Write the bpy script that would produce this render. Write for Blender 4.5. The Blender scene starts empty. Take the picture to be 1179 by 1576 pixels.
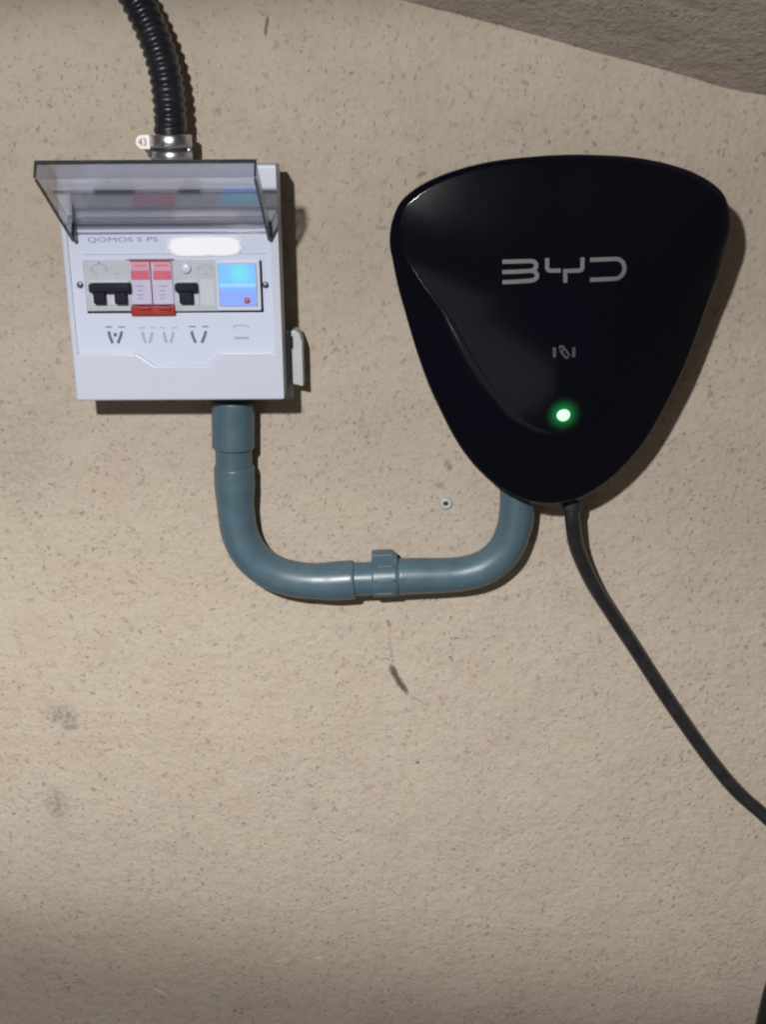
import bpy, bmesh, math, random
from mathutils import Vector, Matrix, Quaternion, noise

random.seed(7)
R = math.radians
sc = bpy.context.scene
COL = sc.collection

# ------------------------------------------------------------------ camera
CAM_Z, CAM_D, PITCH, FPX = 1.45, 1.017, R(19), 1743.0     # height, metres to wall, tilt down, focal length in photo pixels
cam_data = bpy.data.cameras.new('camera')
cam_data.sensor_fit = 'VERTICAL'
cam_data.sensor_height = 36.0
cam_data.lens = FPX / 1576.0 * 36.0
cam_data.clip_start, cam_data.clip_end = 0.02, 50
cam = bpy.data.objects.new('camera', cam_data)
cam.location = (0, -CAM_D, CAM_Z)
cam.rotation_euler = (R(90) - PITCH, 0, 0)
COL.objects.link(cam)
sc.camera = cam

# ------------------------------------------------------------------ world, lamps, exposure
world = bpy.data.worlds.new('World')
sc.world = world
world.use_nodes = True
bgn = world.node_tree.nodes['Background']
bgn.inputs[0].default_value = (1.0, 0.84, 0.66, 1)
bgn.inputs[1].default_value = 0.080

LAMP = Vector((-0.255, -1.15, CAM_Z + 0.263))
def spot(name, energy, down, half, blend, stretch):
    """one beam of the lamp fitting: tilted down by 'down' degrees, half opening angle, stretched sideways"""
    d = bpy.data.lights.new(name, 'SPOT')
    d.energy, d.color = energy, (1.0, 0.975, 0.955)
    d.shadow_soft_size = 0.020
    d.spot_size, d.spot_blend = R(half * 2), blend
    o = bpy.data.objects.new(name, d)
    o.location = LAMP
    o_q = Vector((0.22, math.cos(R(down)), -math.sin(R(down)))).to_track_quat('-Z', 'Y')
    o.rotation_euler = (o_q @ Quaternion((0, 0, 1), R(3.5))).to_euler()
    o.scale = (stretch, 1.0, 1.0)
    COL.objects.link(o)
spot('garage_lamp', 48.0, 26.3, 20.7, 0.43, 14.0)
spot('garage_lamp_middle', 17.0, 32.4, 14.8, 0.74, 14.0)
spot('garage_lamp_lower', 51.0, 49.9, 25.1, 0.93, 10.0)

fd = bpy.data.lights.new('sheen_light', 'AREA')          # added unseen area light that puts the sheen on the charger panel
fd.shape = 'ELLIPSE'
fd.size, fd.size_y = 1.7, 0.55
fd.energy = 0.72
fd.color = (1.0, 0.93, 0.85)
fo = bpy.data.objects.new('sheen_light', fd)
fo.location = (-0.42, -1.75, CAM_Z - 0.95)
fo.rotation_euler = (Vector((0.1, 0, CAM_Z - 0.25)) - fo.location).to_track_quat('-Z', 'Y').to_euler()
COL.objects.link(fo)

gd = bpy.data.lights.new('glint_light', 'POINT')          # added unseen point light, placed to glint in the charger's edge
gd.energy, gd.shadow_soft_size, gd.color = 1.6, 0.016, (1.0, 0.97, 0.92)
go = bpy.data.objects.new('glint_light', gd)
go.location = (-0.594, -1.40, CAM_Z - 0.79)
COL.objects.link(go)

vs = sc.view_settings
vs.view_transform = 'Standard'
vs.look = 'None'
vs.exposure = 0.0
vs.gamma = 1.0
vs.use_curve_mapping = False
sc.render.engine = 'CYCLES'
sc.cycles.use_denoising = True
sc.cycles.max_bounces = 8
sc.cycles.use_adaptive_sampling = True
sc.cycles.adaptive_threshold = 0.02
sc.cycles.transparent_max_bounces = 24
sc.cycles.filter_width = 2.3
sc.cycles.sample_clamp_indirect = 6

# ------------------------------------------------------------------ helpers
def at(px, py, d=0.0):
    """photo pixel -> world point on the plane d metres in front of the wall"""
    u, v = (px - 589.5) / FPX, (788.0 - py) / FPX
    dy = v * math.sin(PITCH) + math.cos(PITCH)
    dz = v * math.cos(PITCH) - math.sin(PITCH)
    t = (CAM_D - d) / dy
    return Vector((u * t, -d, CAM_Z + dz * t))

def link(name, me, mat=None, parent=None, smooth=False):
    o = bpy.data.objects.new(name, me)
    COL.objects.link(o)
    if mat:
        me.materials.append(mat)
    if parent:
        o.parent = parent
    if smooth:
        for p in me.polygons:
            p.use_smooth = True
    return o

def from_bm(name, bm, mat=None, parent=None, smooth=False):
    bmesh.ops.recalc_face_normals(bm, faces=bm.faces)
    me = bpy.data.meshes.new(name)
    bm.to_mesh(me)
    bm.free()
    return link(name, me, mat, parent, smooth)

def bevel(o, w, seg=2, ang=40):
    m = o.modifiers.new('bevel', 'BEVEL')
    m.width, m.segments = w, seg
    m.limit_method, m.angle_limit = 'ANGLE', R(ang)
    m.harden_normals = False
    for p in o.data.polygons:
        p.use_smooth = True
    s = o.modifiers.new('wn', 'WEIGHTED_NORMAL')
    s.keep_sharp = True
    return o

def empty(name, loc, rot=(0, 0, 0)):
    o = bpy.data.objects.new(name, None)
    o.location, o.rotation_euler = loc, rot
    o.empty_display_size = 0.05
    COL.objects.link(o)
    return o

def tag(o, label=None, cat=None, kind=None):
    if label: o['label'] = label
    if cat: o['category'] = cat
    if kind: o['kind'] = kind
    return o

def box_bm(x0, x1, y0, y1, z0, z1, bm=None):
    bm = bm or bmesh.new()
    vsx = [bm.verts.new((x, y, z)) for x in (x0, x1) for y in (y0, y1) for z in (z0, z1)]
    for f in ((0,1,3,2),(4,6,7,5),(0,4,5,1),(2,3,7,6),(0,2,6,4),(1,5,7,3)):
        bm.faces.new([vsx[i] for i in f])
    return bm

def prism_bm(poly, y0, y1, holes=()):
    """solid between depths y0 (front, nearer viewer) and y1 from an x,z outline with holes"""
    bm = bmesh.new()
    for y in (y0, y1):
        es = []
        for loop in [poly] + list(holes):
            vv = [bm.verts.new((p[0], y, p[1])) for p in loop]
            es += [bm.edges.new((vv[i], vv[(i + 1) % len(vv)])) for i in range(len(vv))]
        bmesh.ops.triangle_fill(bm, use_beauty=True, use_dissolve=False, edges=es)
    bm.verts.ensure_lookup_table()
    n = sum(len(l) for l in [poly] + list(holes))
    k = 0
    for loop in [poly] + list(holes):
        m = len(loop)
        for i in range(m):
            a, b = k + i, k + (i + 1) % m
            bm.faces.new((bm.verts[a], bm.verts[b], bm.verts[n + b], bm.verts[n + a]))
        k += m
    return bm

def catmull(pts, n):
    """n evenly spaced samples along a smooth curve through pts (tuples of any size)"""
    P = [Vector(p) for p in pts]
    P = [P[0] * 2 - P[1]] + P + [P[-1] * 2 - P[-2]]
    dense = []
    for i in range(1, len(P) - 2):
        for j in range(24):
            t = j / 24
            a, b, c, d = P[i-1], P[i], P[i+1], P[i+2]
            dense.append(0.5 * ((2*b) + (c-a)*t + (2*a-5*b+4*c-d)*t*t + (3*b-a-3*c+d)*t**3))
    dense.append(P[-2].copy())
    L = [0]
    for a, b in zip(dense, dense[1:]):
        L.append(L[-1] + (b - a).length)
    out, k = [], 0
    for i in range(n):
        s = L[-1] * i / (n - 1)
        while k < len(L) - 2 and L[k+1] < s:
            k += 1
        t = (s - L[k]) / max(1e-9, L[k+1] - L[k])
        out.append(dense[k].lerp(dense[k+1], min(1, max(0, t))))
    return out, L[-1]

def sweep_bm(pts, radius, n=28, cap=True):
    """tube along world points; radius(i, s) gives the radius at sample i"""
    bm = bmesh.new()
    N = len(pts)
    T = [(pts[min(N-1, i+1)] - pts[max(0, i-1)]).normalized() for i in range(N)]
    ref = Vector((0, -1, 0))
    nrm = (ref - T[0] * ref.dot(T[0])).normalized()
    rings, s = [], 0
    for i in range(N):
        if i:
            s += (pts[i] - pts[i-1]).length
            nrm = (nrm - T[i] * nrm.dot(T[i])).normalized()
        bn = T[i].cross(nrm)
        rings.append([bm.verts.new(pts[i] + (nrm * math.cos(a) + bn * math.sin(a)) * radius(i, s, a))
                      for a in (2 * math.pi * j / n for j in range(n))])
    for a, b in zip(rings, rings[1:]):
        for j in range(n):
            bm.faces.new((a[j], a[(j+1) % n], b[(j+1) % n], b[j]))
    if cap:
        bm.faces.new(rings[0])
        bm.faces.new(rings[-1][::-1])
    return bm

def lathe_bm(profile, n=40, axis='Z', origin=Vector()):
    """closed profile of (radius, height) turned round an axis"""
    bm = bmesh.new()
    rings = []
    for r, h in profile:
        ring = []
        for j in range(n):
            a = 2 * math.pi * j / n
            c, s = math.cos(a) * r, math.sin(a) * r
            p = Vector((c, s, h)) if axis == 'Z' else (Vector((c, -h, s)) if axis == 'Y' else Vector((h, c, s)))
            ring.append(bm.verts.new(p + origin))
        rings.append(ring)
    for a, b in zip(rings, rings[1:]):
        for j in range(n):
            bm.faces.new((a[j], a[(j+1) % n], b[(j+1) % n], b[j]))
    bm.faces.new(rings[0][::-1])
    bm.faces.new(rings[-1])
    return bm

def text_bm(body, height, width, cx, cz, y, depth=0.0003):
    cu = bpy.data.curves.new('t', 'FONT')
    cu.body = body
    cu.align_x, cu.align_y = 'CENTER', 'CENTER'
    cu.extrude = 0.5
    cu.resolution_u = 3
    o = bpy.data.objects.new('t', cu)
    COL.objects.link(o)
    me = bpy.data.meshes.new_from_object(o.evaluated_get(bpy.context.evaluated_depsgraph_get()))
    bpy.data.objects.remove(o)
    bm = bmesh.new()
    bm.from_mesh(me)
    xs = [v.co.x for v in bm.verts]; ys = [v.co.y for v in bm.verts]
    sx, sy = width / (max(xs) - min(xs)), height / (max(ys) - min(ys))
    mx, my = (max(xs) + min(xs)) / 2, (max(ys) + min(ys)) / 2
    for v in bm.verts:
        x, yy, zz = v.co
        v.co = (cx + (x - mx) * sx, y - (zz + 0.5) * depth, cz + (yy - my) * sy)
    return bm

def ribbon_bm(pts, w, depth_fn, th=0.0008, bm=None):
    """flat stroke of width w along x,z points, lying on a surface depth_fn(x, z)"""
    bm = bm or bmesh.new()
    P = [Vector((p[0], p[1])) for p in pts]
    rows = []
    for i, p in enumerate(P):
        t0 = (P[i] - P[i-1]).normalized() if i else None
        t1 = (P[i+1] - P[i]).normalized() if i < len(P) - 1 else None
        t = ((t0 or t1) + (t1 or t0)).normalized()
        nn = Vector((-t.y, t.x))
        k = 1.0
        if t0 and t1:
            k = 1 / max(0.5, nn.dot(Vector((-t0.y, t0.x))))
        a, b = p + nn * w / 2 * k, p - nn * w / 2 * k
        rows.append([bm.verts.new((q.x, -(depth_fn(q.x, q.y) + e), q.y)) for q in (a, b) for e in (th, -th)])
    for a, b in zip(rows, rows[1:]):
        bm.faces.new((a[0], b[0], b[2], a[2]))
        bm.faces.new((a[1], a[3], b[3], b[1]))
        bm.faces.new((a[0], a[1], b[1], b[0]))
        bm.faces.new((a[2], b[2], b[3], a[3]))
    for r, f in ((rows[0], 1), (rows[-1], -1)):
        q = (r[0], r[2], r[3], r[1])
        bm.faces.new(q if f > 0 else q[::-1])
    return bm

# ------------------------------------------------------------------ materials
class NT:
    def __init__(self, name):
        self.m = bpy.data.materials.new(name)
        self.m.use_nodes = True
        self.t = self.m.node_tree
        self.b = self.t.nodes['Principled BSDF']
        self.out = self.t.nodes['Material Output']
    def n(self, typ, **kw):
        nd = self.t.nodes.new(typ)
        for k, v in kw.items():
            setattr(nd, k, v)
        return nd
    def l(self, a, b):
        self.t.links.new(a, b)
    def val(self, sock, v):
        if hasattr(v, 'is_output'):
            self.l(v, sock)
        else:
            sock.default_value = v
    def math(self, op, a, b=0.0, c=None, clamp=False):
        nd = self.n('ShaderNodeMath', operation=op, use_clamp=clamp)
        self.val(nd.inputs[0], a)
        self.val(nd.inputs[1], b)
        if c is not None:
            self.val(nd.inputs[2], c)
        return nd.outputs[0]
    def ramp(self, v, lo, hi, a=0.0, b=1.0, smooth=True):
        nd = self.n('ShaderNodeMapRange', interpolation_type='SMOOTHSTEP' if smooth else 'LINEAR')
        self.val(nd.inputs['Value'], v)
        for k, x in (('From Min', lo), ('From Max', hi), ('To Min', a), ('To Max', b)):
            self.val(nd.inputs[k], x)
        return nd.outputs[0]
    def mix(self, f, a, b, blend='MIX'):
        nd = self.n('ShaderNodeMix', data_type='RGBA', blend_type=blend)
        self.val(nd.inputs[0], f)
        self.val(nd.inputs[6], a)
        self.val(nd.inputs[7], b)
        return nd.outputs[2]
    def noise(self, vec, scale, detail=4, rough=0.55):
        nd = self.n('ShaderNodeTexNoise')
        nd.inputs['Scale'].default_value = scale
        nd.inputs['Detail'].default_value = detail
        nd.inputs['Roughness'].default_value = rough
        if vec is not None:
            self.l(vec, nd.inputs['Vector'])
        return nd
    def coord(self, which='Object'):
        return self.n('ShaderNodeTexCoord').outputs[which]
    def bump(self, h, strength, dist, normal=None):
        nd = self.n('ShaderNodeBump')
        nd.inputs['Strength'].default_value = strength
        nd.inputs['Distance'].default_value = dist
        self.l(h, nd.inputs['Height'])
        if normal is not None:
            self.l(normal, nd.inputs['Normal'])
        return nd.outputs[0]

def plastic(name, col, rough=0.4, var=0.06, bump=0.05, scale=60, coat=0.0, metal=0.0, spec=0.5):
    """plain moulded surface with slight colour and gloss unevenness"""
    t = NT(name)
    co = t.coord()
    n1 = t.noise(co, scale, 5)
    n2 = t.noise(co, scale * 9, 3)
    c = (*col, 1)
    dk = tuple(x * (1 - var * 2) for x in col) + (1,)
    t.l(t.mix(t.ramp(n1.outputs[0], 0.35, 0.7), dk, c), t.b.inputs['Base Color'])
    rv = min(1.0, var / 0.03)
    t.l(t.ramp(n1.outputs[0], 0.3, 0.7, rough * (1 - 0.15 * rv), rough * (1 + 0.2 * rv)), t.b.inputs['Roughness'])
    t.b.inputs['Metallic'].default_value = metal
    t.b.inputs['Specular IOR Level'].default_value = spec
    t.b.inputs['Coat Weight'].default_value = coat
    if bump:
        t.l(t.bump(n2.outputs[0], bump, 0.0006), t.b.inputs['Normal'])
    return t.m

def emitter(name, col, strength):
    t = NT(name)
    t.b.inputs['Base Color'].default_value = (*[c * 0.3 for c in col], 1)
    t.b.inputs['Emission Color'].default_value = (*col, 1)
    t.b.inputs['Emission Strength'].default_value = strength
    t.b.inputs['Roughness'].default_value = 0.3
    return t.m

def mark(t, x, z, px, py, rx, ry, ang=0.0, soft=0.35):
    """mask of an elliptical stain centred on a spot of the wall; rx, ry in metres"""
    c = at(px, py)
    ca, sa = math.cos(R(ang)), math.sin(R(ang))
    dx, dz = t.math('SUBTRACT', x, c.x), t.math('SUBTRACT', z, c.z)
    u = t.math('DIVIDE', t.math('ADD', t.math('MULTIPLY', dx, ca), t.math('MULTIPLY', dz, sa)), rx)
    v = t.math('DIVIDE', t.math('SUBTRACT', t.math('MULTIPLY', dz, ca), t.math('MULTIPLY', dx, sa)), ry)
    r = t.math('SQRT', t.math('ADD', t.math('MULTIPLY', u, u), t.math('MULTIPLY', v, v)))
    return t.ramp(r, soft, 1.0, 1.0, 0.0)

def plaster(name, base, dark, pits=True, stains=True, rough_bump=0.6):
    t = NT(name)
    co = t.coord()
    warp = t.noise(co, 150, 2)
    vm = t.n('ShaderNodeVectorMath', operation='SCALE'); t.l(warp.outputs['Color'], vm.inputs[0]); vm.inputs['Scale'].default_value = 0.011
    va = t.n('ShaderNodeVectorMath', operation='ADD'); t.l(co, va.inputs[0]); t.l(vm.outputs[0], va.inputs[1])
    big = t.noise(co, 3.2, 3, 0.6)
    mid = t.noise(co, 17, 3, 0.6)
    fine = t.noise(co, 230, 2, 0.7)
    col = t.mix(t.ramp(big.outputs[0], 0.3, 0.7), (*base, 1), (base[0] * 0.95, base[1] * 0.965, base[2] * 0.94, 1))
    col = t.mix(t.ramp(mid.outputs[0], 0.38, 0.66, 0, 0.8), col, (base[0] * 0.93, base[1] * 0.91, base[2] * 0.90, 1))
    col = t.mix(t.ramp(fine.outputs[0], 0.35, 0.72, 0.0, 0.35), col, (base[0] * 0.86, base[1] * 0.84, base[2] * 0.80, 1))
    smu = t.noise(co, 74, 2, 0.6)
    col = t.mix(t.ramp(smu.outputs[0], 0.50, 0.74, 0.0, 0.55), col, (base[0] * 0.80, base[1] * 0.78, base[2] * 0.74, 1))
    lump = t.noise(co, 95, 2, 0.6)
    trow = t.noise(co, 11, 2, 0.5)
    hgt = t.math('ADD', t.math('MULTIPLY', fine.outputs[0], 0.8), t.math('ADD', t.math('MULTIPLY', lump.outputs[0], 1.8), t.math('MULTIPLY', trow.outputs[0], 4.0)))
    if pits:
        masks = []
        patch = t.noise(co, 9, 2, 0.6)
        for sc_, frac, rad, seed in ((150, 0.85, 0.31, 0.0), (275, 0.85, 0.46, 3.7), (80, 0.45, 0.19, 9.1)):
            mp = t.n('ShaderNodeMapping')
            mp.inputs['Location'].default_value = (seed, seed * 1.3, seed * 0.7)
            mp.inputs['Scale'].default_value = (1.0, 1.0, 0.66)
            mp.inputs['Rotation'].default_value = (0, R(seed * 11), 0)
            t.l(va.outputs[0], mp.inputs[0])
            # flatten the depth axis so that cells are cut cleanly
            vo = t.n('ShaderNodeTexVoronoi', feature='F1')
            vo.inputs['Scale'].default_value = sc_
            t.l(mp.outputs[0], vo.inputs['Vector'])
            sep = t.n('ShaderNodeSeparateColor'); t.l(vo.outputs['Color'], sep.inputs[0])
            thr = t.math('MULTIPLY', t.ramp(sep.outputs[0], 1 - frac, 1.0, 0.0, 1.0, False), rad)
            m_ = t.math('DIVIDE', t.math('SUBTRACT', thr, vo.outputs['Distance']), rad * 0.45, clamp=True)
            masks.append(t.math('MULTIPLY', m_, t.ramp(sep.outputs[1], 0, 1, 0.35, 1.0)))
        pm = t.math('MAXIMUM', t.math('MAXIMUM', masks[0], masks[1]), masks[2])
        col = t.mix(t.math('MULTIPLY', t.math('MULTIPLY', pm, t.ramp(patch.outputs[0], 0.34, 0.66, 0.20, 0.52)), 1.0), col, (*dark, 1))
        hgt = t.math('SUBTRACT', hgt, t.math('MULTIPLY', pm, 0.9))
    if stains:
        sx = t.n('ShaderNodeSeparateXYZ')
        w2 = t.noise(co, 60, 3)
        vm2 = t.n('ShaderNodeVectorMath', operation='SCALE'); t.l(w2.outputs['Color'], vm2.inputs[0]); vm2.inputs['Scale'].default_value = 0.006
        vs2 = t.n('ShaderNodeVectorMath', operation='ADD'); t.l(co, vs2.inputs[0]); t.l(vm2.outputs[0], vs2.inputs[1])
        off = t.n('ShaderNodeVectorMath', operation='SUBTRACT'); t.l(vs2.outputs[0], off.inputs[0]); off.inputs[1].default_value = (0.003, 0.003, 0.003)
        t.l(off.outputs[0], sx.inputs[0])
        x, z = sx.outputs[0], sx.outputs[2]
        ragged = t.noise(co, 190, 3, 0.65)
        drk = (0.075, 0.058, 0.045, 1)
        for (px, py, rx, ry, ang, k, c_) in (
                (605.5, 1034, 0.0120, 0.0048, -70, 0.85, drk), (612, 1045, 0.0145, 0.0056, -62, 0.88, drk), (620, 1057, 0.0130, 0.0044, -55, 0.85, drk), (599, 960, 0.0065, 0.0028, -80, 0.55, drk),
                (602, 1000, 0.022, 0.0022, -84, 0.28, drk), (645, 1078, 0.013, 0.002, -35, 0.25, drk),
                (411, 40, 0.011, 0.0022, 78, 0.7, drk), (642, 1173, 0.0028, 0.0026, 0, 0.8, drk), (690, 715, 0.004, 0.008, 20, 0.4, drk), (676, 748, 0.006, 0.004, 0, 0.35, drk),
                (590, 352, 0.009, 0.0022, 0, 0.30, drk), (650, 268, 0.007, 0.003, 20, 0.5, drk),
                (97, 1102, 0.026, 0.018, -25, 0.34, drk), (108, 1120, 0.010, 0.004, 0, 0.35, drk), (86, 1236, 0.018, 0.028, 8, 0.36, (0.11, 0.11, 0.08, 1)),
                (20, 700, 0.08, 0.10, 0, 0.10, drk), (1140, 1480, 0.05, 0.07, 0, 0.07, drk), (560, 640, 0.07, 0.05, 30, 0.06, drk),
                (245, 1526, 0.010, 0.0026, -35, 0.7, (0.62, 0.57, 0.50, 1)), (432, 1479, 0.010, 0.0018, 15, 0.65, (0.62, 0.57, 0.50, 1)), (490, 1474, 0.007, 0.0018, 5, 0.65, (0.62, 0.57, 0.50, 1))):
            mk = t.math('MULTIPLY', mark(t, x, z, px, py, rx, ry, ang, 0.1 if rx > 0.014 else 0.35), k)
            if min(rx, ry) > 0.0060:           # broken up by the grain of the plaster
                mk = t.math('MULTIPLY', mk, t.ramp(ragged.outputs[0], 0.36, 0.62, 0.25, 1.7))
            col = t.mix(mk, col, c_)
    t.l(col, t.b.inputs['Base Color'])
    t.b.inputs['Roughness'].default_value = 0.9
    t.b.inputs['Specular IOR Level'].default_value = 0.15
    t.l(t.bump(hgt, rough_bump, 0.0016), t.b.inputs['Normal'])
    return t.m

M = {}
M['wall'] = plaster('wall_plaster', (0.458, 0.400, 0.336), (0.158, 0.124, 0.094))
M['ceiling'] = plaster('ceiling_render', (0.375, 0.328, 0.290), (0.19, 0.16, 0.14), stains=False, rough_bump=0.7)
M['white'] = plastic('white_abs', (0.49, 0.525, 0.63), 0.34, 0.006, 0.02)
M['panel_white'] = plastic('panel_white', (0.52, 0.575, 0.71), 0.30, 0.003, 0.01)
M['base_white'] = plastic('base_grey_white', (0.46, 0.475, 0.52), 0.42, 0.03, 0.04)
M['breaker'] = plastic('breaker_grey', (0.40, 0.44, 0.49), 0.45, 0.03, 0.04)
M['breaker_pale'] = plastic('breaker_pale', (0.47, 0.50, 0.57), 0.45, 0.03, 0.03)
M['black_toggle'] = plastic('toggle_black', (0.008, 0.009, 0.020), 0.6, 0.1, 0.05, spec=0.2)
M['slot_dark'] = plastic('slot_grey', (0.22, 0.24, 0.28), 0.6, 0.1, 0.0)  # dark grey of the tray behind the devices
M['pink'] = plastic('arrester_pink', (0.56, 0.27, 0.36), 0.4, 0.03, 0.0)
M['pink_strong'] = plastic('arrester_rose', (0.50, 0.10, 0.16), 0.4, 0.04, 0.0)
M['lilac'] = plastic('arrester_label', (0.45, 0.44, 0.60), 0.45, 0.02, 0.0)
M['red'] = plastic('arrester_red', (0.30, 0.018, 0.020), 0.38, 0.08, 0.03)
M['maroon'] = plastic('arrester_maroon', (0.24, 0.018, 0.035), 0.4, 0.08, 0.0)
M['ink'] = plastic('print_ink', (0.10, 0.11, 0.17), 0.5, 0.05, 0.0)
M['ink_pale'] = plastic('print_ink_pale', (0.33, 0.36, 0.47), 0.5, 0.05, 0.0)
M['ink_blue'] = plastic('print_blue', (0.17, 0.18, 0.52), 0.5, 0.05, 0.0)
M['glare_patch'] = plastic('glare_white', (0.76, 0.77, 0.82), 0.30, 0.0, 0.0)  # white for the painted glare patch
M['pvc'] = plastic('pvc_blue_grey', (0.070, 0.122, 0.158), 0.36, 0.07, 0.05, 45)
M['pvc_dark'] = plastic('pvc_seal_dark', (0.05, 0.08, 0.10), 0.5, 0.05, 0.0)  # darker plastic of the seal ring
M['hose'] = plastic('hose_black', (0.012, 0.013, 0.020), 0.33, 0.1, 0.05)
M['cable'] = plastic('cable_black', (0.019, 0.019, 0.022), 0.36, 0.12, 0.06, 80)
M['metal'] = plastic('zinc', (0.60, 0.61, 0.64), 0.30, 0.08, 0.05, 90, metal=1.0)
M['rubber'] = plastic('rubber', (0.02, 0.02, 0.025), 0.6, 0.1, 0.0)
M['tag_white'] = plastic('tag_white', (0.82, 0.80, 0.74), 0.5, 0.03, 0.0)
M['anchor'] = plastic('anchor_grey', (0.42, 0.45, 0.46), 0.5, 0.06, 0.02)
M['hole'] = plastic('hole_dark', (0.02, 0.02, 0.02), 0.8, 0.0, 0.0)
M['screw'] = plastic('screw_dark', (0.16, 0.17, 0.18), 0.35, 0.1, 0.0, metal=0.6)
M['letter'] = plastic('logo_silver', (0.155, 0.155, 0.16), 0.5, 0.04, 0.0, metal=0.2)
M['letter_dim'] = plastic('symbol_grey', (0.055, 0.062, 0.070), 0.5, 0.04, 0.0)
M['led'] = emitter('led_core', (0.60, 1.0, 0.66), 1.05)

def make_gloss(name, col, rough):
    t = NT(name)
    co = t.coord()
    n1 = t.noise(co, 14, 4)
    n2 = t.noise(co, 900, 2)
    t.b.inputs['Base Color'].default_value = (*col, 1)
    sp = t.ramp(n2.outputs[0], 0.70, 0.78, 0.0, 0.10)
    t.l(t.math('ADD', t.ramp(n1.outputs[0], 0.3, 0.75, rough, rough * 1.35), sp), t.b.inputs['Roughness'])
    t.b.inputs['Specular IOR Level'].default_value = 0.42
    t.b.inputs['Coat Weight'].default_value = 0.0
    t.b.inputs['Coat Roughness'].default_value = rough * 0.6
    return t.m
M['gloss'] = make_gloss('piano_black', (0.0008, 0.0015, 0.0055), 0.11)
M['gloss_panel'] = make_gloss('black_glass', (0.0008, 0.0015, 0.0055), 0.125)

def make_smoky(name, tint, gloss_f, haze):
    t = NT(name)
    tr = t.n('ShaderNodeBsdfTransparent'); tr.inputs[0].default_value = (*tint, 1)
    gl = t.n('ShaderNodeBsdfGlossy'); gl.inputs['Roughness'].default_value = 0.12
    df = t.n('ShaderNodeBsdfDiffuse'); df.inputs[0].default_value = (0.42, 0.43, 0.48, 1)
    fr = t.n('ShaderNodeFresnel'); fr.inputs[0].default_value = 1.35
    m1 = t.n('ShaderNodeMixShader'); m1.inputs[0].default_value = haze
    t.l(tr.outputs[0], m1.inputs[1]); t.l(df.outputs[0], m1.inputs[2])
    m2 = t.n('ShaderNodeMixShader')
    t.l(t.math('MULTIPLY', fr.outputs[0], gloss_f), m2.inputs[0])
    t.l(m1.outputs[0], m2.inputs[1]); t.l(gl.outputs[0], m2.inputs[2])
    t.l(m2.outputs[0], t.out.inputs['Surface'])
    return t.m
M['smoky'] = make_smoky('smoky_clear_plastic', (0.975, 0.975, 0.985), 0.55, 0.025)
M['smoky_dark'] = make_smoky('smoky_thick_plastic', (0.80, 0.80, 0.83), 0.8, 0.08)
M['rim'] = plastic('smoky_rim', (0.035, 0.036, 0.045), 0.25, 0.05, 0.0)

# ------------------------------------------------------------------ wall and ceiling
bm = bmesh.new()
box_bm(-1.1, 1.1, 0.0, 0.12, CAM_Z - 1.42, CAM_Z + 0.75, bm)
wall = from_bm('wall', bm, M['wall'])
tag(wall, kind='structure')

edge_px = [(200, -104), (400, -52), (600, 0), (688, 23), (796, 51), (914, 84), (1017, 111), (1091, 132), (1135, 144.5), (1165, 150), (1200, 155), (1330, 184), (1500, 224)]
edge, _ = catmull([tuple(at(*p)) for p in edge_px], 150)
BETA = R(30)
bm = bmesh.new()
rows = []
NO = 64
for j in range(NO + 1):
    q = (j / NO) ** 1.4 * 0.62
    row = []
    for i, e in enumerate(edge):
        w = 0.0005 * noise.noise((e.x * 60, j * 0.3, 1.2)) + (0.0007 * noise.noise((e.x * 30, q * 40, 5.1)) + 0.0010 * noise.noise((e.x * 130, q * 140, 2.2))) * min(1, 0.15 + q * 12)
        row.append(bm.verts.new((e.x, 0.004 - q * math.cos(BETA), e.z + q * math.sin(BETA) + w * (1 if j else 0.7))))
    rows.append(row)
top = [[bm.verts.new((r[i].co.x, r[i].co.y, r[i].co.z + 0.16)) for i in range(len(edge))] for r in (rows[0], rows[-1])]
for a, b in zip(rows, rows[1:]):
    for i in range(len(edge) - 1):
        bm.faces.new((a[i], a[i+1], b[i+1], b[i]))
for i in range(len(edge) - 1):
    bm.faces.new((top[0][i], top[0][i+1], rows[0][i+1], rows[0][i]))
    bm.faces.new((rows[-1][i], rows[-1][i+1], top[1][i+1], top[1][i]))
    bm.faces.new((top[1][i], top[1][i+1], top[0][i+1], top[0][i]))
for s in (0, -1):
    bm.faces.new([r[s] for r in rows] + [top[1][s], top[0][s]])
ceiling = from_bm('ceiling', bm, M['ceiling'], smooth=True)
tag(ceiling, kind='structure')

# ------------------------------------------------------------------ distribution box
BOX_D = 0.065
c = (at(116, 618, BOX_D) + at(438, 615, BOX_D)) / 2
box = empty('distribution_box', (c.x, 0, c.z), (0, R(-0.35), 0))
tag(box, 'white plastic electrical box with its smoky clear lid flipped open', 'electrical box')
bpy.context.view_layer.update()
BI = box.matrix_world.inverted()
def bl(px, py, d):
    v = BI @ at(px, py, d)
    return v.x, v.z
W2, H = 0.0895, 0.194

def child_box(name, x0, x1, d0, d1, z0, z1, mat, parent, bv=0.0, seg=2):
    o = from_bm(name, box_bm(x0, x1, -d1, -d0, z0, z1), mat, parent)
    if bv:
        bevel(o, bv, seg)
    return o

def px_box(name, x0, y0, x1, y1, d0, d1, mat, parent, bv=0.0, at_d=None):
    """box whose front face spans the photo rectangle when seen at depth d1"""
    ax, az = bl(x0, y1, at_d or d1)
    bx, bz = bl(x1, y0, at_d or d1)
    return child_box(name, ax, bx, d0, d1, az, bz, mat, parent, bv)

child_box('enclosure_base', -W2 + 0.0035, W2 - 0.0035, 0.0004, 0.029, 0.0035, H - 0.0035, M['base_white'], box, 0.003)
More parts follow.
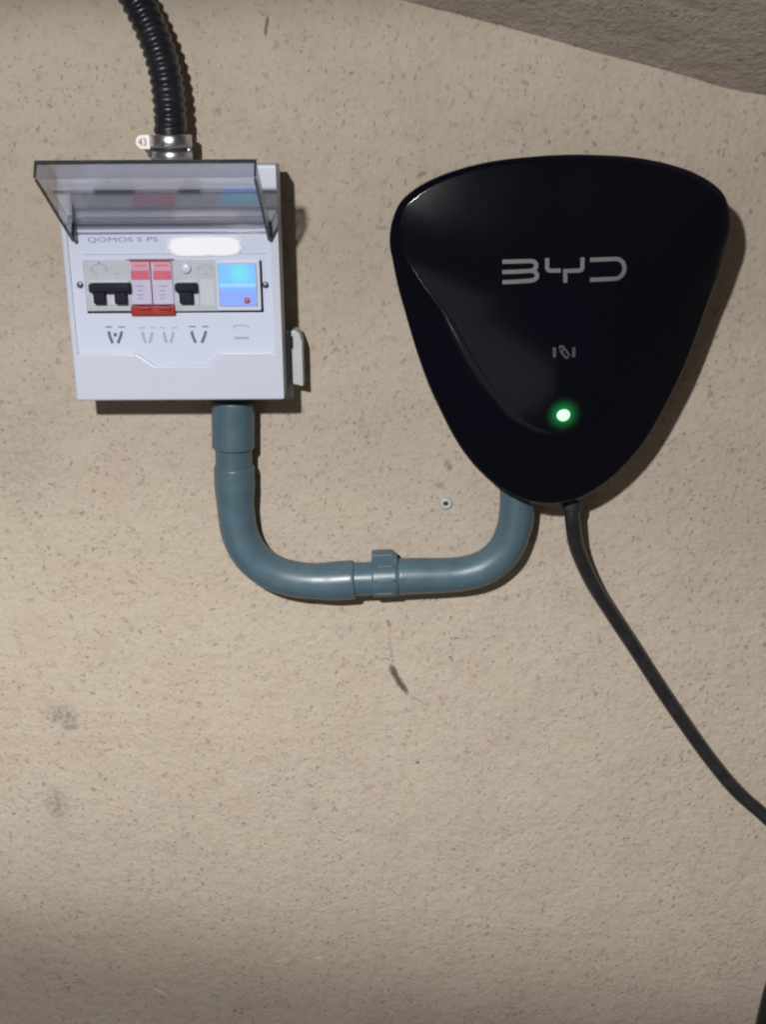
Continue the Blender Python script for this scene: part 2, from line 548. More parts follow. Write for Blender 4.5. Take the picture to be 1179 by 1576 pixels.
# cover with the window opening and the thumb notch below it
wx0, wz0 = bl(119.5, 545, BOX_D); wx1, wz1 = bl(413.5, 344, BOX_D)
hole = [(wx0, wz1), (wx1 + 0.0005, wz1), (wx1 + 0.0005, wz0)]
hole += [(bl(338, 546, BOX_D)[0], wz0), (bl(318, 566, BOX_D)[0], wz0 - 0.0105), (bl(240, 566, BOX_D)[0], wz0 - 0.0105), (bl(212, 546, BOX_D)[0], wz0)]
hole += [(wx0, wz0)]
cv = from_bm('cover', prism_bm([(-W2, 0), (W2, 0), (W2, H), (-W2, H)], -BOX_D, -0.0295, [hole]), M['white'], box)
bevel(cv, 0.0022, 3)
# recessed plate with the device slot
PD = 0.0630
sx0, sz0 = bl(134.2, 482.6, PD); sx1, sz1 = bl(402.6, 401.0, PD)
slot = [(sx0, sz1), (sx1, sz1), (sx1, sz0), (sx0, sz0)]
e = 0.0035
plate = from_bm('device_plate', prism_bm([(wx0 - e, wz0 - 0.0135), (wx1 + e, wz0 - 0.0135), (wx1 + e, wz1 + e), (wx0 - e, wz1 + e)], -PD, -PD + 0.003, [slot]), M['panel_white'], box)
bevel(plate, 0.0005, 2)
child_box('inner_tray', sx0 - 0.006, sx1 + 0.006, 0.040, 0.046, sz0 - 0.006, sz1 + 0.006, M['slot_dark'], box)
# raised frame line round the plate's lower part
px_box('plate_lip', 122, 542.5, 208, 546.5, PD - 0.001, PD + 0.0022, M['panel_white'], plate, 0.0006, PD)
px_box('plate_lip', 341, 542.5, 419, 546.5, PD - 0.001, PD + 0.0022, M['panel_white'], plate, 0.0006, PD)
px_box('plate_ridge', 128, 389, 410, 391.5, PD - 0.001, PD + 0.0010, M['panel_white'], plate, 0.0004, PD)

# brand line, painted glare patch and pictograms on the plate
x0, z0 = bl(134.5, 374, PD); x1, z1 = bl(242, 364.5, PD)
from_bm('brand_print', text_bm('QOMOS S PS', (z1 - z0), (x1 - x0), (x0 + x1) / 2, (z0 + z1) / 2, -PD), M['ink_blue'], plate)
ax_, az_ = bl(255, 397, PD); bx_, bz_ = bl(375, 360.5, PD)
t = NT('glare_film')                      # glare on the plate painted as a white patch with soft edges
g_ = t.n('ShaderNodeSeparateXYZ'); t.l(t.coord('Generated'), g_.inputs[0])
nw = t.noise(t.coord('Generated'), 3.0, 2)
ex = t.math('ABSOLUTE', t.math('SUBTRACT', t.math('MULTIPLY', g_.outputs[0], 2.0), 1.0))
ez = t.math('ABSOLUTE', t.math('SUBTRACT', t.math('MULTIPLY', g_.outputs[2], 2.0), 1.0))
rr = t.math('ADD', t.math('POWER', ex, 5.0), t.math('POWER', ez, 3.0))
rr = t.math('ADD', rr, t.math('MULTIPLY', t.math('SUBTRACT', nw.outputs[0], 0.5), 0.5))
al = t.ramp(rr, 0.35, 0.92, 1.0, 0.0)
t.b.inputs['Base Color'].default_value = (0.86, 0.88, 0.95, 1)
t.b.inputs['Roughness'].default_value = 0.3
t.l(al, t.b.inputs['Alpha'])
from_bm('glare_patch', box_bm(ax_, bx_, -PD - 0.0012, -PD - 0.0008, az_, bz_), t.m, plate)

def pictogram(cx, cy, s=1.0, mat=None, wide=10, core=False):
    bm = bmesh.new()
    fl = lambda x, z: PD + 0.0002
    for sg in (-1, 1):
        ribbon_bm([bl(cx + sg * wide * s, cy - 9 * s, PD), bl(cx + sg * wide * 0.85 * s, cy - 2 * s, PD), bl(cx + sg * wide * 0.42 * s, cy + 9 * s, PD)], 0.0023 * s, fl, 0.0003, bm)
        ribbon_bm([bl(cx + sg * 15 * s, cy - 16 * s, PD), bl(cx + sg * 5 * s, cy - 16 * s, PD)], 0.0008 * s, fl, 0.0003, bm)
    if core:
        ribbon_bm([bl(cx - 2.5, cy - 4, PD), bl(cx + 2.5, cy - 4, PD)], 0.0028, fl, 0.0003, bm)
    return from_bm('printed_symbol', bm, mat or M['ink'], plate)
pictogram(177, 519, 1.0, None, 10, True)
pictogram(226.5, 519, 0.92, M['ink_pale'], 8)
pictogram(259, 519, 0.92, M['ink_pale'], 8)
pictogram(305.5, 518.5, 1.0, None, 11)
bm = bmesh.new()
fl = lambda x, z: PD + 0.0002
ribbon_bm([bl(358, 505, PD), bl(362, 500.5, PD), bl(378, 500.5, PD), bl(383, 504, PD)], 0.0009, fl, 0.0003, bm)
ribbon_bm([bl(360, 520, PD), bl(383, 520, PD)], 0.0018, fl, 0.0003, bm)
from_bm('printed_symbol', bm, M['ink_pale'], plate)

# cover screws
for (px, py) in ((123, 438), (408.5, 438)):
    x, z = bl(px, py, PD)
    s = from_bm('screw', lathe_bm([(0.0001, 0.0), (0.0026, 0.0), (0.0026, 0.0018), (0.0020, 0.0024), (0.0001, 0.0024)], 20, 'Y', Vector((x, -PD, z))), M['screw'], plate, True)

# devices on the rail
DV = 0.0646
def ribb(pts, w, mat, parent, name, d, th=0.0003):
    return from_bm(name, ribbon_bm([bl(*p, d) for p in pts], w, lambda x, z: d + 0.0001, th), mat, parent)

b1 = px_box('circuit_breaker', 133.5, 400.5, 199, 479.5, 0.046, DV, M['breaker'], box, 0.0008)
px_box('lever_slot', 141, 430, 197, 470, DV - 0.002, DV + 0.0008, M['breaker_pale'], b1, 0.0006, DV)
px_box('toggle_bar', 137.5, 436, 200, 450, DV - 0.001, DV + 0.0095, M['black_toggle'], b1, 0.0012, DV + 0.006)
px_box('toggle_lever', 144.5, 446, 161, 468, DV - 0.001, DV + 0.0075, M['black_toggle'], b1, 0.0012, DV + 0.005)
px_box('toggle_lever', 177, 446, 194, 468, DV - 0.001, DV + 0.0075, M['black_toggle'], b1, 0.0012, DV + 0.005)
bm = bmesh.new()
fl = lambda x, z: DV + 0.0001
for p in (((139, 414), (145, 408), (152, 405), (159, 408), (164, 413)), ((139, 416), (145, 417)), ((159, 416), (165, 415)), ((145, 422), (150, 421)), ((152, 402.5), (152, 405))):
    ribbon_bm([bl(*q, DV) for q in p], 0.0013, fl, 0.0003, bm)
from_bm('printed_symbol', bm, M['ink_pale'], b1)
ribb(((176, 421.5), (184, 421.5)), 0.0017, M['ink_pale'], b1, 'printed_symbol', DV)

sp = px_box('surge_arrester', 198.7, 398.5, 268, 472, 0.046, DV - 0.001, M['maroon'], box, 0.0006)
for (ax, bx) in ((200.8, 228.8), (234.8, 262.6)):
    cart = px_box('cartridge', ax + 0.8, 403.2, bx + 0.8, 469, DV - 0.003, DV + 0.0012, M['lilac'], sp, 0.0007)
    px_box('top_band', ax + 0.9, 403.8, bx + 0.4, 416, DV, DV + 0.0016, M['pink'], cart, 0.0, DV + 0.0012)
    px_box('name_band', ax + 0.9, 416.5, bx + 0.4, 430.5, DV, DV + 0.0017, M['pink_strong'], cart, 0.0, DV + 0.0012)
    for yy, w_ in ((408.5, 20), (440, 12), (447, 9), (453.5, 11), (459, 8)):
        m_ = (ax + bx) / 2 + 0.8
        ribb(((m_ - w_ / 2, yy), (m_ + w_ / 2, yy)), 0.0007, M['pink_strong'] if yy < 420 else M['ink_pale'], cart, 'print_line', DV + 0.0017)
rb = px_box('red_base', 201.5, 470, 268.5, 486.5, 0.046, DV + 0.0022, M['red'], sp, 0.0010)
px_box('red_step', 211, 471.5, 231, 477.5, DV, DV + 0.0040, M['red'], rb, 0.0008)
px_box('red_step', 244, 471.5, 262, 477.5, DV, DV + 0.0040, M['red'], rb, 0.0008)

b2 = px_box('residual_breaker', 268.6, 400.5, 333.5, 479.5, 0.046, DV, M['breaker'], box, 0.0008)
px_box('lever_slot', 274, 430, 305, 470, DV - 0.002, DV + 0.0008, M['breaker_pale'], b2, 0.0006, DV)
px_box('toggle_bar', 269.5, 436, 302.5, 449, DV - 0.001, DV + 0.0095, M['black_toggle'], b2, 0.0012, DV + 0.006)
px_box('toggle_lever', 276.5, 446, 296, 467.5, DV - 0.001, DV + 0.0075, M['black_toggle'], b2, 0.0012, DV + 0.005)
px_box('rating_label', 309, 430, 329, 470, DV - 0.001, DV + 0.0004, M['breaker_pale'], b2, 0.0, DV)
x, z = bl(286, 412.5, DV)
from_bm('test_button', lathe_bm([(0.0001, 0), (0.0044, 0), (0.0044, 0.0016), (0.0036, 0.0024), (0.0001, 0.0026)], 24, 'Y', Vector((x, -DV, z))), M['panel_white'], b2, True)
bm = bmesh.new()
for p in (((302, 414), (308, 410), (316, 407), (323, 410), (328, 414)), ((304, 416), (309, 416)), ((321, 415), (327, 416)), ((313, 421.5), (320, 421.5))):
    ribbon_bm([bl(*q, DV) for q in p], 0.0011, fl, 0.0003, bm)
from_bm('printed_symbol', bm, M['ink_pale'], b2)

mt = px_box('energy_meter', 334.4, 400.5, 399, 478.5, 0.046, DV + 0.0010, M['panel_white'], box, 0.0009)
px_box('bezel', 337.5, 405, 394, 472, DV, DV + 0.0016, M['ink_pale'], mt, 0.0)
t = NT('meter_screen')
g = t.coord('Generated')
s3 = t.n('ShaderNodeSeparateXYZ'); t.l(g, s3.inputs[0])
nz = t.noise(g, 6, 3)
colr = t.mix(t.ramp(s3.outputs[2], 0.30, 0.52), (0.26, 0.36, 0.92, 1), (0.18, 0.55, 0.95, 1))
dx = t.math('SUBTRACT', s3.outputs[0], 0.58); dz = t.math('SUBTRACT', s3.outputs[2], 0.78)
rr = t.math('SQRT', t.math('ADD', t.math('MULTIPLY', dx, dx), t.math('MULTIPLY', dz, dz)))
colr = t.mix(t.ramp(rr, 0.05, 0.42, 0.9, 0.0), colr, (0.16, 0.80, 0.84, 1))
colr = t.mix(t.ramp(t.math('ABSOLUTE', t.math('SUBTRACT', s3.outputs[2], 0.49)), 0.01, 0.06, 0.55, 0.0), colr, (0.55, 0.85, 1.0, 1))
colr = t.mix(t.ramp(nz.outputs[0], 0.4, 0.7, 0.0, 0.25), colr, (0.3, 0.5, 1.0, 1))
t.l(colr, t.b.inputs['Emission Color'])
t.b.inputs['Emission Strength'].default_value = 0.85
t.b.inputs['Base Color'].default_value = (0.05, 0.10, 0.20, 1)
t.b.inputs['Roughness'].default_value = 0.25
px_box('screen', 339, 406.5, 392, 470.5, DV + 0.001, DV + 0.0021, t.m, mt, 0.0)
x, z = bl(380.5, 462.5, DV + 0.002)
from_bm('reset_button', lathe_bm([(0.0001, 0), (0.0026, 0), (0.0026, 0.001), (0.0001, 0.0014)], 20, 'Y', Vector((x, -DV - 0.0018, z))), M['pink_strong'], mt, True)

# lid: hinged above the window, standing out and up
hx0, hz = bl(107.5, 347, BOX_D + 0.004); hx1 = bl(413, 347, BOX_D + 0.004)[0]
hz = wz1 + 0.001
LA = R(31.0)
u_ = Vector((0, -math.cos(LA), math.sin(LA)))           # along the lid, away from the box
i_ = Vector((0, -math.sin(LA), -math.cos(LA)))          # towards its inner side
LL = 0.0985
HO = Vector((0.0012, -BOX_D - 0.003, hz))
def lid_box(name, x0, x1, a0, a1, k0, k1, mat, parent):
    bm = box_bm(x0, x1, a0, a1, k0, k1)
    for v in bm.verts:
        x, a, k = v.co
        v.co = HO + Vector((x, 0, 0)) + u_ * a + i_ * k
    return from_bm(name, bm, mat, parent)
lid = lid_box('lid', hx0, hx1, 0.0, LL, 0.0, 0.0018, M['smoky'], box)
tag(lid, 'smoky clear lid flipped up')
for (a, b) in ((hx0, hx0 + 0.0017), (hx1 - 0.0017, hx1)):
    lid_box('side_flange', a, b, 0.0, LL - 0.0021, 0.0021, 0.0125, M['smoky'], lid)
    lid_box('edge_rim', a - 0.0002, b + 0.0002, -0.004, LL - 0.0021, 0.0126, 0.0138, M['rim'], lid)
    lid_box('hinge_arm', a - 0.0004, b + 0.0010, -0.0075, -0.0002, -0.001, 0.0125, M['rim'], lid)
lip = lid_box('front_lip', hx0, hx1, LL - 0.0018, LL, 0.0021, 0.0125, M['smoky_dark'], lid)
lid_box('edge_rim', hx0 - 0.0003, hx1 + 0.0003, LL + 0.0002, LL + 0.0016, -0.0004, 0.0022, M['rim'], lid)
for (a, b) in ((hx0 - 0.0003, hx0 + 0.0014), (hx1 - 0.0014, hx1 + 0.0003)):
    lid_box('edge_rim', a, b, LL + 0.0002, LL + 0.0016, 0.0024, 0.0128, M['rim'], lid)
for a, h_ in ((0.016, 0.0022), (0.056, 0.0016)):
    lid_box('moulded_ridge', hx0 + 0.002, hx1 - 0.002, a, a + 0.0035, 0.0020, 0.0020 + h_, M['smoky_dark'], lid)
# hinge strip, part of the lid lying on the plate below the hinge
zz0 = bl(110, 361, BOX_D)[1]
child_box('hinge_strip', hx0 + 0.002, hx1 - 0.002, BOX_D - 0.0025, BOX_D - 0.0005, zz0, hz - 0.001, M['smoky'], lid)
child_box('hinge_bead', hx0 + 0.002, hx1 - 0.002, BOX_D - 0.0004, BOX_D + 0.0022, hz - 0.0042, hz - 0.0012, M['smoky_dark'], lid, 0.0008)
child_box('hinge_bead', hx0 + 0.002, hx1 - 0.002, BOX_D - 0.0004, BOX_D + 0.0010, zz0 + 0.0004, zz0 + 0.0018, M['smoky_dark'], lid, 0.0004)

# clip on the right-hand side
lx0 = W2 - 0.0034
z_a, z_b = bl(455, 588, 0.022)[1], bl(455, 506, 0.022)[1]
zc = bl(445, 611, 0.02)[1]
child_box('side_rail', lx0, W2 + 0.0042, 0.018, 0.0285, zc, bl(445, 509, 0.02)[1], M['base_white'], box, 0.0008)
prof = [(W2 + 0.0046, z_a), (W2 + 0.0145, z_a - 0.0025), (W2 + 0.0145, z_b - 0.010), (W2 + 0.0125, z_b - 0.003), (W2 + 0.0085, z_b), (W2 + 0.0046, z_b - 0.0005)]
clip = from_bm('side_clip', prism_bm(prof, -0.030, -0.010), M['base_white'], box)
bevel(clip, 0.0012, 2)
child_box('clip_slot', W2 + 0.0050, W2 + 0.0066, 0.0290, 0.0304, z_b - 0.016, z_b - 0.005, M['hole'], clip)

# ------------------------------------------------------------------ connector on top of the box and its hose
GX = (at(264.5, 240, 0.034)).x
gz0 = at(264.5, 249, 0.034).z
gland = empty('hose_connector', (GX, -0.034, gz0))
tag(gland, 'silver metal conduit connector with white tag on top of the box', 'connector')
r = 0.0168
def gl_part(name, prof, mat, n=44):
    return from_bm(name, lathe_bm(prof, n), mat, gland, True)
top_gap = box.location.z + H - gz0
o = gl_part('lower_ring', [(0.001, top_gap + 0.0002), (r, top_gap + 0.0002), (r, 0.0075), (r - 0.0008, 0.0085), (0.001, 0.0085)], M['metal'])
gl_part('gasket', [(0.001, 0.0086), (r - 0.0016, 0.0086), (r - 0.0016, 0.0108), (0.001, 0.0108)], M['rubber'])
gl_part('upper_ring', [(0.001, 0.0109), (r - 0.0006, 0.0109), (r + 0.0002, 0.0118), (r + 0.0002, 0.0205), (r - 0.0008, 0.0215), (0.001, 0.0215)], M['metal'])
o = from_bm('clamp_screw', lathe_bm([(0.0001, 0), (0.0019, 0), (0.0019, 0.0026), (0.0012, 0.0034), (0.0001, 0.0034)], 16, 'Y', Vector((0.0155, -0.0062, 0.0095))), M['metal'], gland, True)
# tag: rounded tab standing out to the left
cxy = at(219, 218.5, 0.036) - Vector((GX, -0.034, gz0))
pts = []
for k in range(17):
    a = R(90 + 180 * k / 16)
    pts.append((cxy.x + math.cos(a) * 0.0056, cxy.z + math.sin(a) * 0.0056))
pts += [(-r - 0.0004, cxy.z - 0.0056), (-r - 0.0004, cxy.z + 0.0056)]
tg = from_bm('tag', prism_bm(pts, -0.0030, 0.0012), M['tag_white'], gland)
bevel(tg, 0.0006, 2)
from_bm('tag_print', text_bm('43', 0.0056, 0.0068, cxy.x, cxy.z, -0.0031), M['ink'], tg)
child_prism = from_bm('tag_gusset', prism_bm([(-r - 0.0004, cxy.z - 0.0058), (-r - 0.0062, cxy.z - 0.0058), (-r - 0.0004, cxy.z - 0.0125)], -0.001, 0.001), M['rubber'], gland)

hp = [at(261.0, 226, 0.034), at(261.0, 205, 0.034), at(261.5, 178, 0.034), at(256, 127, 0.034), at(246.5, 86, 0.033), at(232, 46, 0.032), at(210, 0, 0.031), at(170, -70, 0.030), at(110, -160, 0.030)]
hp[0] = Vector((GX, -0.034, gz0 + 0.0217))
hp[1] = Vector((GX - 0.0005, -0.034, gz0 + 0.030))
pts, ln = catmull([tuple(p) for p in hp], 420)
PITCHH = 0.0076
def hose_r(i, s, a):
    ph = (s / PITCHH) % 1.0
    k = 0.5 - 0.5 * math.cos(2 * math.pi * ph)
    return 0.0119 + 0.0017 * k ** 0.7
hose = from_bm('corrugated_hose', sweep_bm(pts, hose_r, 36), M['hose'], None, True)
tag(hose, 'black corrugated flexible hose curving up out of the electrical box', 'hose')

# ------------------------------------------------------------------ conduit between box and charger
con0 = at(358.5, 622, 0.028)
conduit = empty('plastic_conduit', (con0.x, 0, con0.z))
tag(conduit, 'blue grey plastic conduit bent in a U from the box to the charger', 'conduit')
CO = Vector((con0.x, 0, con0.z))
def con_tube(name, path, rad, n=90, mat='pvc', cap=True, seg=36):
    p, L = catmull([tuple(at(*q) - CO) for q in path], n)
    return from_bm(name, sweep_bm(p, lambda i, s, a: rad(s / L), seg, cap), M[mat], conduit, True)
dt = 0.0225
def soft(s, a, b, lo=0.0004):            # rounded rim at both ends
    e0 = min(1, s / 0.03); e1 = min(1, (1 - s) / 0.03)
    return lo * (1 - min(e0, e1)) ** 2
con_tube('socket', [(358.5, 616, dt), (358.5, 650, dt), (359, 688.5, dt)], lambda s: 0.0193 - soft(s, 0, 1), 60)
con_tube('pipe', [(359, 680, dt), (359.5, 700, dt), (360, 724, dt)], lambda s: 0.0167, 20)
def bend_r(s):
    k = min(s, 1 - s)
    fl = 0.0186 - 0.0014 * min(1, max(0, (k - 0.10) / 0.10))
    return fl - 0.0006 * max(0, 1 - k / 0.012)
con_tube('bend', [(360.2, 717, dt), (361, 745, dt), (363, 785, dt), (370, 825, dt), (389, 858, dt), (420, 881, dt), (458, 892, dt), (500, 894.5, dt), (546, 892, dt)], bend_r, 150)
con_tube('pipe', [(536, 891.5, dt), (560, 891, dt), (580, 890, dt)], lambda s: 0.0160, 20)
nut = con_tube('coupling_nut', [(573, 890, dt), (592, 889, dt), (612, 888, dt)], lambda s: 0.0183 - 0.0009 * max(0, 1 - min(s, 1 - s) / 0.06), 40)
for k_ in range(8):                          # ribs round the nut
    a = 2 * math.pi * k_ / 8 + 0.2
    p0, p1 = at(577, 889.8, dt) - CO, at(609, 888.2, dt) - CO
    off = Vector((0, -math.cos(a), math.sin(a))) * 0.0183
    bm = sweep_bm([p0.lerp(p1, q / 5) + off for q in range(6)], lambda i, s, a_: 0.0009, 8)
    from_bm('grip_rib', bm, M['pvc'], nut, True)
tb = [bl2 - CO for bl2 in (at(572, 866, dt), at(572, 849.5, dt), at(603, 848, dt), at(611.5, 855, dt), at(612, 866, dt))]
tab = from_bm('locking_tab', prism_bm([(v.x, v.z) for v in tb], -dt - 0.0085, -dt + 0.006), M['pvc'], nut)
bevel(tab, 0.0008, 2)
con_tube('seal_ring', [(611.5, 888, dt), (615, 887.8, dt)], lambda s: 0.0168, 6, 'pvc_dark')
con_tube('bend', [(613.5, 887.5, dt), (640, 886.5, dt), (680, 885.5, dt), (715, 882.5, dt), (748, 872, dt), (776, 848, dt), (791, 815, dt), (796, 785, dt), (797, 755, dt)],
         lambda s: (0.0176 - 0.0012 * min(1, s / 0.30)) - 0.0006 * max(0, 1 - s / 0.010), 150)

# ------------------------------------------------------------------ car charger
ch0 = at(862, 400, 0.045)
ch0 = Vector((0.1448, 0, CAM_Z - 0.1177))
charger = empty('car_charger', ch0, (0, R(-1.7), 0))
tag(charger, 'glossy black shield-shaped wall charger with a glowing green light', 'charger')
bpy.context.view_layer.update()
CI = charger.matrix_world.inverted()
def cl(px, py, d):
    v = CI @ at(px, py, d)
    return v.x, v.z
HALF = [((0,95),(0,91)),((20,94.5),(19.7,90.5)),((50,92.3),(49.2,88.3)),((73,88.5),(72,84.3)),((92,83.5),(90,79.2)),((107,78),(104,73.5)),((121,70.5),(117,66)),((132,61),(127,57.5)),
        ((138,49),(131.5,47)),((140.5,38),(132,37)),((141,27),(130,27)),((138.8,13),(124,13.5)),((135,-8),(112,-5)),((128.5,-34),(93,-30)),((121,-62),(79,-55)),((112,-90),(65,-79)),
        ((103,-112),(53,-97)),((91,-138),(40,-113)),((80,-157),(31,-122)),((67,-174),(22,-128)),((52,-189),(15,-131.5)),((36,-200.5),(9,-133.5)),((20,-207.5),(5,-134.6)),((0,-210.5),(0,-135))]
pairs = [(a[0], a[1], b[0], b[1]) for a, b in HALF] + [(-a[0], a[1], -b[0], b[1]) for a, b in HALF[-2:0:-1]]
ext = pairs[-4:] + pairs + pairs[:5]
# dense closed curve through the paired control points
NCH = 8
loop = []
for i in range(len(pairs)):
    a, b, c_, d_ = (Vector(ext[(i + k + 3)]) for k in range(4))
    for j in range(NCH):
        q = j / NCH
        loop.append(0.5 * ((2*b) + (c_-a)*q + (2*a-5*b+4*c_-d_)*q*q + (3*b-a-3*c_+d_)*q**3) * 0.000982)
dC, dF, DOME = 0.051, 0.081, 0.008
def rim_d(v):                                # the rim lies farther back where the sloping side is wide
    inset = math.hypot(v[0] - v[2], v[1] - v[3])
    return dF - 0.028 * (1 - math.exp(-inset * 0.78 / 0.028))
bm = bmesh.new()
rings = []
def ring(fn):
    rings.append([bm.verts.new(fn(v)) for v in loop])
cen = Vector((0, -0.055))
def scaled(k, d):
    return lambda v: ((v[0] - cen.x) * k + cen.x, -d, (v[1] - cen.y) * k + cen.y)
for k, d in ((0.90, 0.0005), (0.915, 0.004), (0.945, 0.018), (0.972, 0.032), (0.992, 0.044)):
    ring(scaled(k, d))
ring(lambda v: (v[0], -rim_d(v), v[1]))
NS = 26
def flank(q):                                # bulging side that rolls over into the front panel
    f0 = lambda u: 0.60 * u + 0.40 * (1 - (1 - u) ** 1.8)
    q0 = 0.84
    if q <= q0:
        g = f0(q)
    else:
        sl = (f0(q0) - f0(q0 - 0.01)) / 0.01
        w = (q - q0) / (1 - q0)
        g = f0(q0) + sl * (1 - q0) * (w - 0.45 * w * w)
    sl = (f0(q0) - f0(q0 - 0.01)) / 0.01
    return g / (f0(q0) + sl * (1 - q0) * 0.55)
for j in range(1, NS + 1):
    q = 1 - (1 - j / NS) ** 1.5
    pf = flank(q)
    ring(lambda v: (v[0] * (1 - q) + v[2] * q, -(rim_d(v) + (dF - rim_d(v)) * pf), v[1] * (1 - q) + v[3] * q))
n = len(loop)
for a, b in zip(rings, rings[1:]):
    for j in range(n):
        bm.faces.new((a[j], a[(j+1) % n], b[(j+1) % n], b[j]))
bm.faces.new(rings[0])
housing = from_bm('housing', bm, M['gloss'], charger, True)
PC = Vector((0, -0.015))
bm = bmesh.new()
rings = []
NK = 24
for j in range(NK):
    k = 1 - j / NK
    dd = dF + DOME * (1 - k ** 2.2)
    rings.append([bm.verts.new((PC.x + (v[2] - PC.x) * k, -dd, PC.y + (v[3] - PC.y) * k)) for v in loop])
tip = bm.verts.new((PC.x, -dF - DOME, PC.y))
for a, b in zip(rings, rings[1:]):
    for j in range(n):
        bm.faces.new((a[j], a[(j+1) % n], b[(j+1) % n], b[j]))
for j in range(n):
    bm.faces.new((rings[-1][j], rings[-1][(j+1) % n], tip))
panel = from_bm('front_panel', bm, M['gloss_panel'], charger, True)
inner = [Vector((v[2], v[3])) for v in loop]
def panel_depth(x, z):
    p = Vector((x, z)) - PC
    if p.length < 1e-6:
        return dF + DOME
    best = 1e9
    for a, b in zip(inner, inner[1:] + inner[:1]):
        a2, b2 = a - PC, b - PC
        den = p.x * (b2.y - a2.y) - p.y * (b2.x - a2.x)
        if abs(den) < 1e-12:
            continue
        tt = (a2.x * (b2.y - a2.y) - a2.y * (b2.x - a2.x)) / den
        uu = (a2.x * p.y - a2.y * p.x) / den
        if tt > 0 and -1e-6 <= uu <= 1 + 1e-6:
            best = min(best, tt)
    k = min(1.0, 1.0 / best)
    return dF + DOME * (1 - k ** 2.2)

PDZ = dF + DOME * 0.9
def zz(x, y, ox=760, oy=380, s=5.36):
    return cl(ox + x / s, oy + y / s, PDZ)
SW = 0.0033
strokes = {
 0: [[(72,122),(200,119),(310,116),(335,122),(350,140),(350,165),(336,184),(315,192)], [(72,208),(200,202),(300,196),(325,197)], [(328,200),(348,210),(358,230),(354,252),(338,268),(312,276),(200,284),(72,291)]],
 1: [[(440,92),(440,175),(450,190),(470,195),(552,193)], [(732,86),(732,170),(724,186),(705,193),(590,198),(590,292)]],
 2: [[(795,106),(900,102),(1010,98),(1042,106),(1068,128),(1080,165),(1076,205),(1058,236),(1030,256),(1000,262),(900,266),(795,270)]],
}
for k in strokes:
    bm = bmesh.new()
    for s in strokes[k]:
        ribbon_bm([zz(*p) for p in s], SW, panel_depth, 0.0007 + 0.00005 * k, bm)
    from_bm('logo_letter', bm, M['letter'], panel)
def z5(x, y):
    return cl(840 + x / 19.65, 520 + y / 19.65, PDZ)
bm = bmesh.new()
for s, w in (([(265,290),(270,590)], 0.0026), ([(855,285),(852,585)], 0.0026),
             ([(430,330),(440,265),(500,245),(545,270),(548,340),(500,400),(430,405)], 0.0016), ([(470,430),(540,500),(590,580),(650,610),(690,585)], 0.0016), ([(590,340),(640,400),(700,510),(740,555)], 0.0016)):
    ribbon_bm([z5(*p) for p in s], w, panel_depth, 0.0005, bm)
from_bm('contactless_symbol', bm, M['letter_dim'], panel)
# status light: bright core, its green halo painted as a glowing disc
lx, lz = cl(868.3, 639.5, PDZ - 0.002)
ldp = panel_depth(lx, lz)
LED_R = 0.0057
def dome(name, r0, h, base, mat, parent):
    prof = [(r0, -0.003), (r0, 0.0)] + [(r0 * math.cos(R(a)), h * math.sin(R(a))) for a in (15, 30, 45, 60, 75, 88)]
    prof = [(0.00005, -0.003)] + prof
    return from_bm(name, lathe_bm(prof, 48, 'Y', Vector((lx, -base, lz))), mat, parent, True)
t = NT('led_halo')
co = t.coord('Object')
sp_ = t.n('ShaderNodeVectorMath', operation='DISTANCE'); t.l(co, sp_.inputs[0]); sp_.inputs[1].default_value = (lx, -ldp - 0.0007, lz)
fall = t.math('POWER', t.ramp(sp_.outputs['Value'], LED_R * 0.8, 0.0168, 1.0, 0.0, False), 2.2)
t.b.inputs['Base Color'].default_value = (0.002, 0.003, 0.004, 1)
t.b.inputs['Roughness'].default_value = 0.08
t.b.inputs['Emission Color'].default_value = (0.01, 0.42, 0.10, 1)
t.l(t.math('MULTIPLY', fall, 0.55), t.b.inputs['Emission Strength'])
bm = bmesh.new()
prev = None
for j in range(11):                        # halo disc that follows the panel's curve
    rr_ = 0.017 * j / 10 + 0.00002
    rg = []
    for q in range(48):
        a = 2 * math.pi * q / 48
        x_, z_ = lx + rr_ * math.cos(a), lz + rr_ * math.sin(a)
        rg.append(bm.verts.new((x_, -panel_depth(x_, z_) - 0.0003, z_)))
    if prev:
        for q in range(48):
            bm.faces.new((prev[q], prev[(q+1) % 48], rg[(q+1) % 48], rg[q]))
    prev = rg
light = from_bm('status_light', bm, t.m, panel, True)
tag(light, 'round green status light')
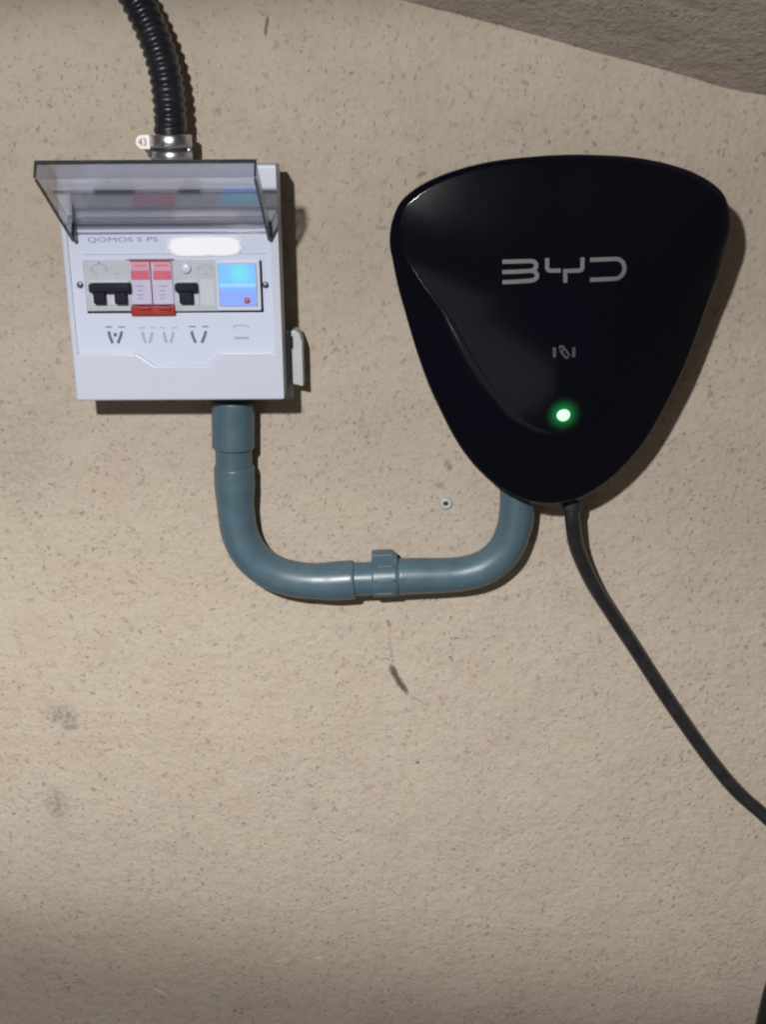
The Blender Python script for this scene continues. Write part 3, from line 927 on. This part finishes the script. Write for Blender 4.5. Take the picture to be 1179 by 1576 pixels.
dome('light_core', LED_R, 0.0012, ldp + 0.0002, M['led'], light)
# cable gland under the tip
gx, gz = cl(880.5, 775, 0.038)
gp = from_bm('cable_boot', lathe_bm([(0.001, -0.012), (0.0080, -0.012), (0.0084, -0.010), (0.0084, 0.016), (0.001, 0.016)], 32, 'Z', Vector((gx, -0.038, gz + 0.006))), M['rubber'], charger, True)
gx2, gz2 = cl(893.5, 778, 0.045)
from_bm('drain_nub', lathe_bm([(0.0005, -0.003), (0.0026, -0.003), (0.0028, 0.014), (0.0005, 0.014)], 16, 'Z', Vector((gx2, -0.036, gz2))), M['rubber'], charger, True)

# ------------------------------------------------------------------ charging cable
cp = [(880.5, 782, 0.038), (882, 806, 0.037), (889, 845, 0.032), (912, 897, 0.024), (941, 943, 0.015), (975, 994, 0.011), (1011, 1050, 0.0105), (1048, 1105, 0.011), (1090, 1164, 0.013), (1133, 1216, 0.018),
      (1182, 1260, 0.028), (1230, 1312, 0.045), (1252, 1378, 0.058), (1230, 1440, 0.050), (1196, 1498, 0.036), (1176, 1566, 0.027), (1164, 1640, 0.022), (1160, 1720, 0.020)]
pts, ln = catmull([tuple(at(*p)) for p in cp], 260)
cable = from_bm('charging_cable', sweep_bm(pts, lambda i, s, a: 0.0069 + 0.0003 * noise.noise((s * 14, 0, 0)), 28), M['cable'], None, True)
tag(cable, 'thick black cable hanging from the charger down to the right', 'cable')

# ------------------------------------------------------------------ empty wall plug
wp = at(686.5, 775, 0.001)
plug = empty('wall_plug', (wp.x, 0, wp.z))
tag(plug, 'small empty grey plastic wall plug between conduit and charger', 'wall plug')
from_bm('collar', lathe_bm([(0.0024, 0.0008), (0.0024, 0.0024), (0.0030, 0.0030), (0.0052, 0.0026), (0.0060, 0.0012), (0.0061, 0.0003), (0.0024, 0.0003)], 32, 'Y'), M['anchor'], plug, True)
from_bm('screw_hole', lathe_bm([(0.0001, 0.0004), (0.0022, 0.0004), (0.0022, 0.0010), (0.0001, 0.0010)], 24, 'Y', Vector((0, 0, 0))), M['hole'], plug, True)
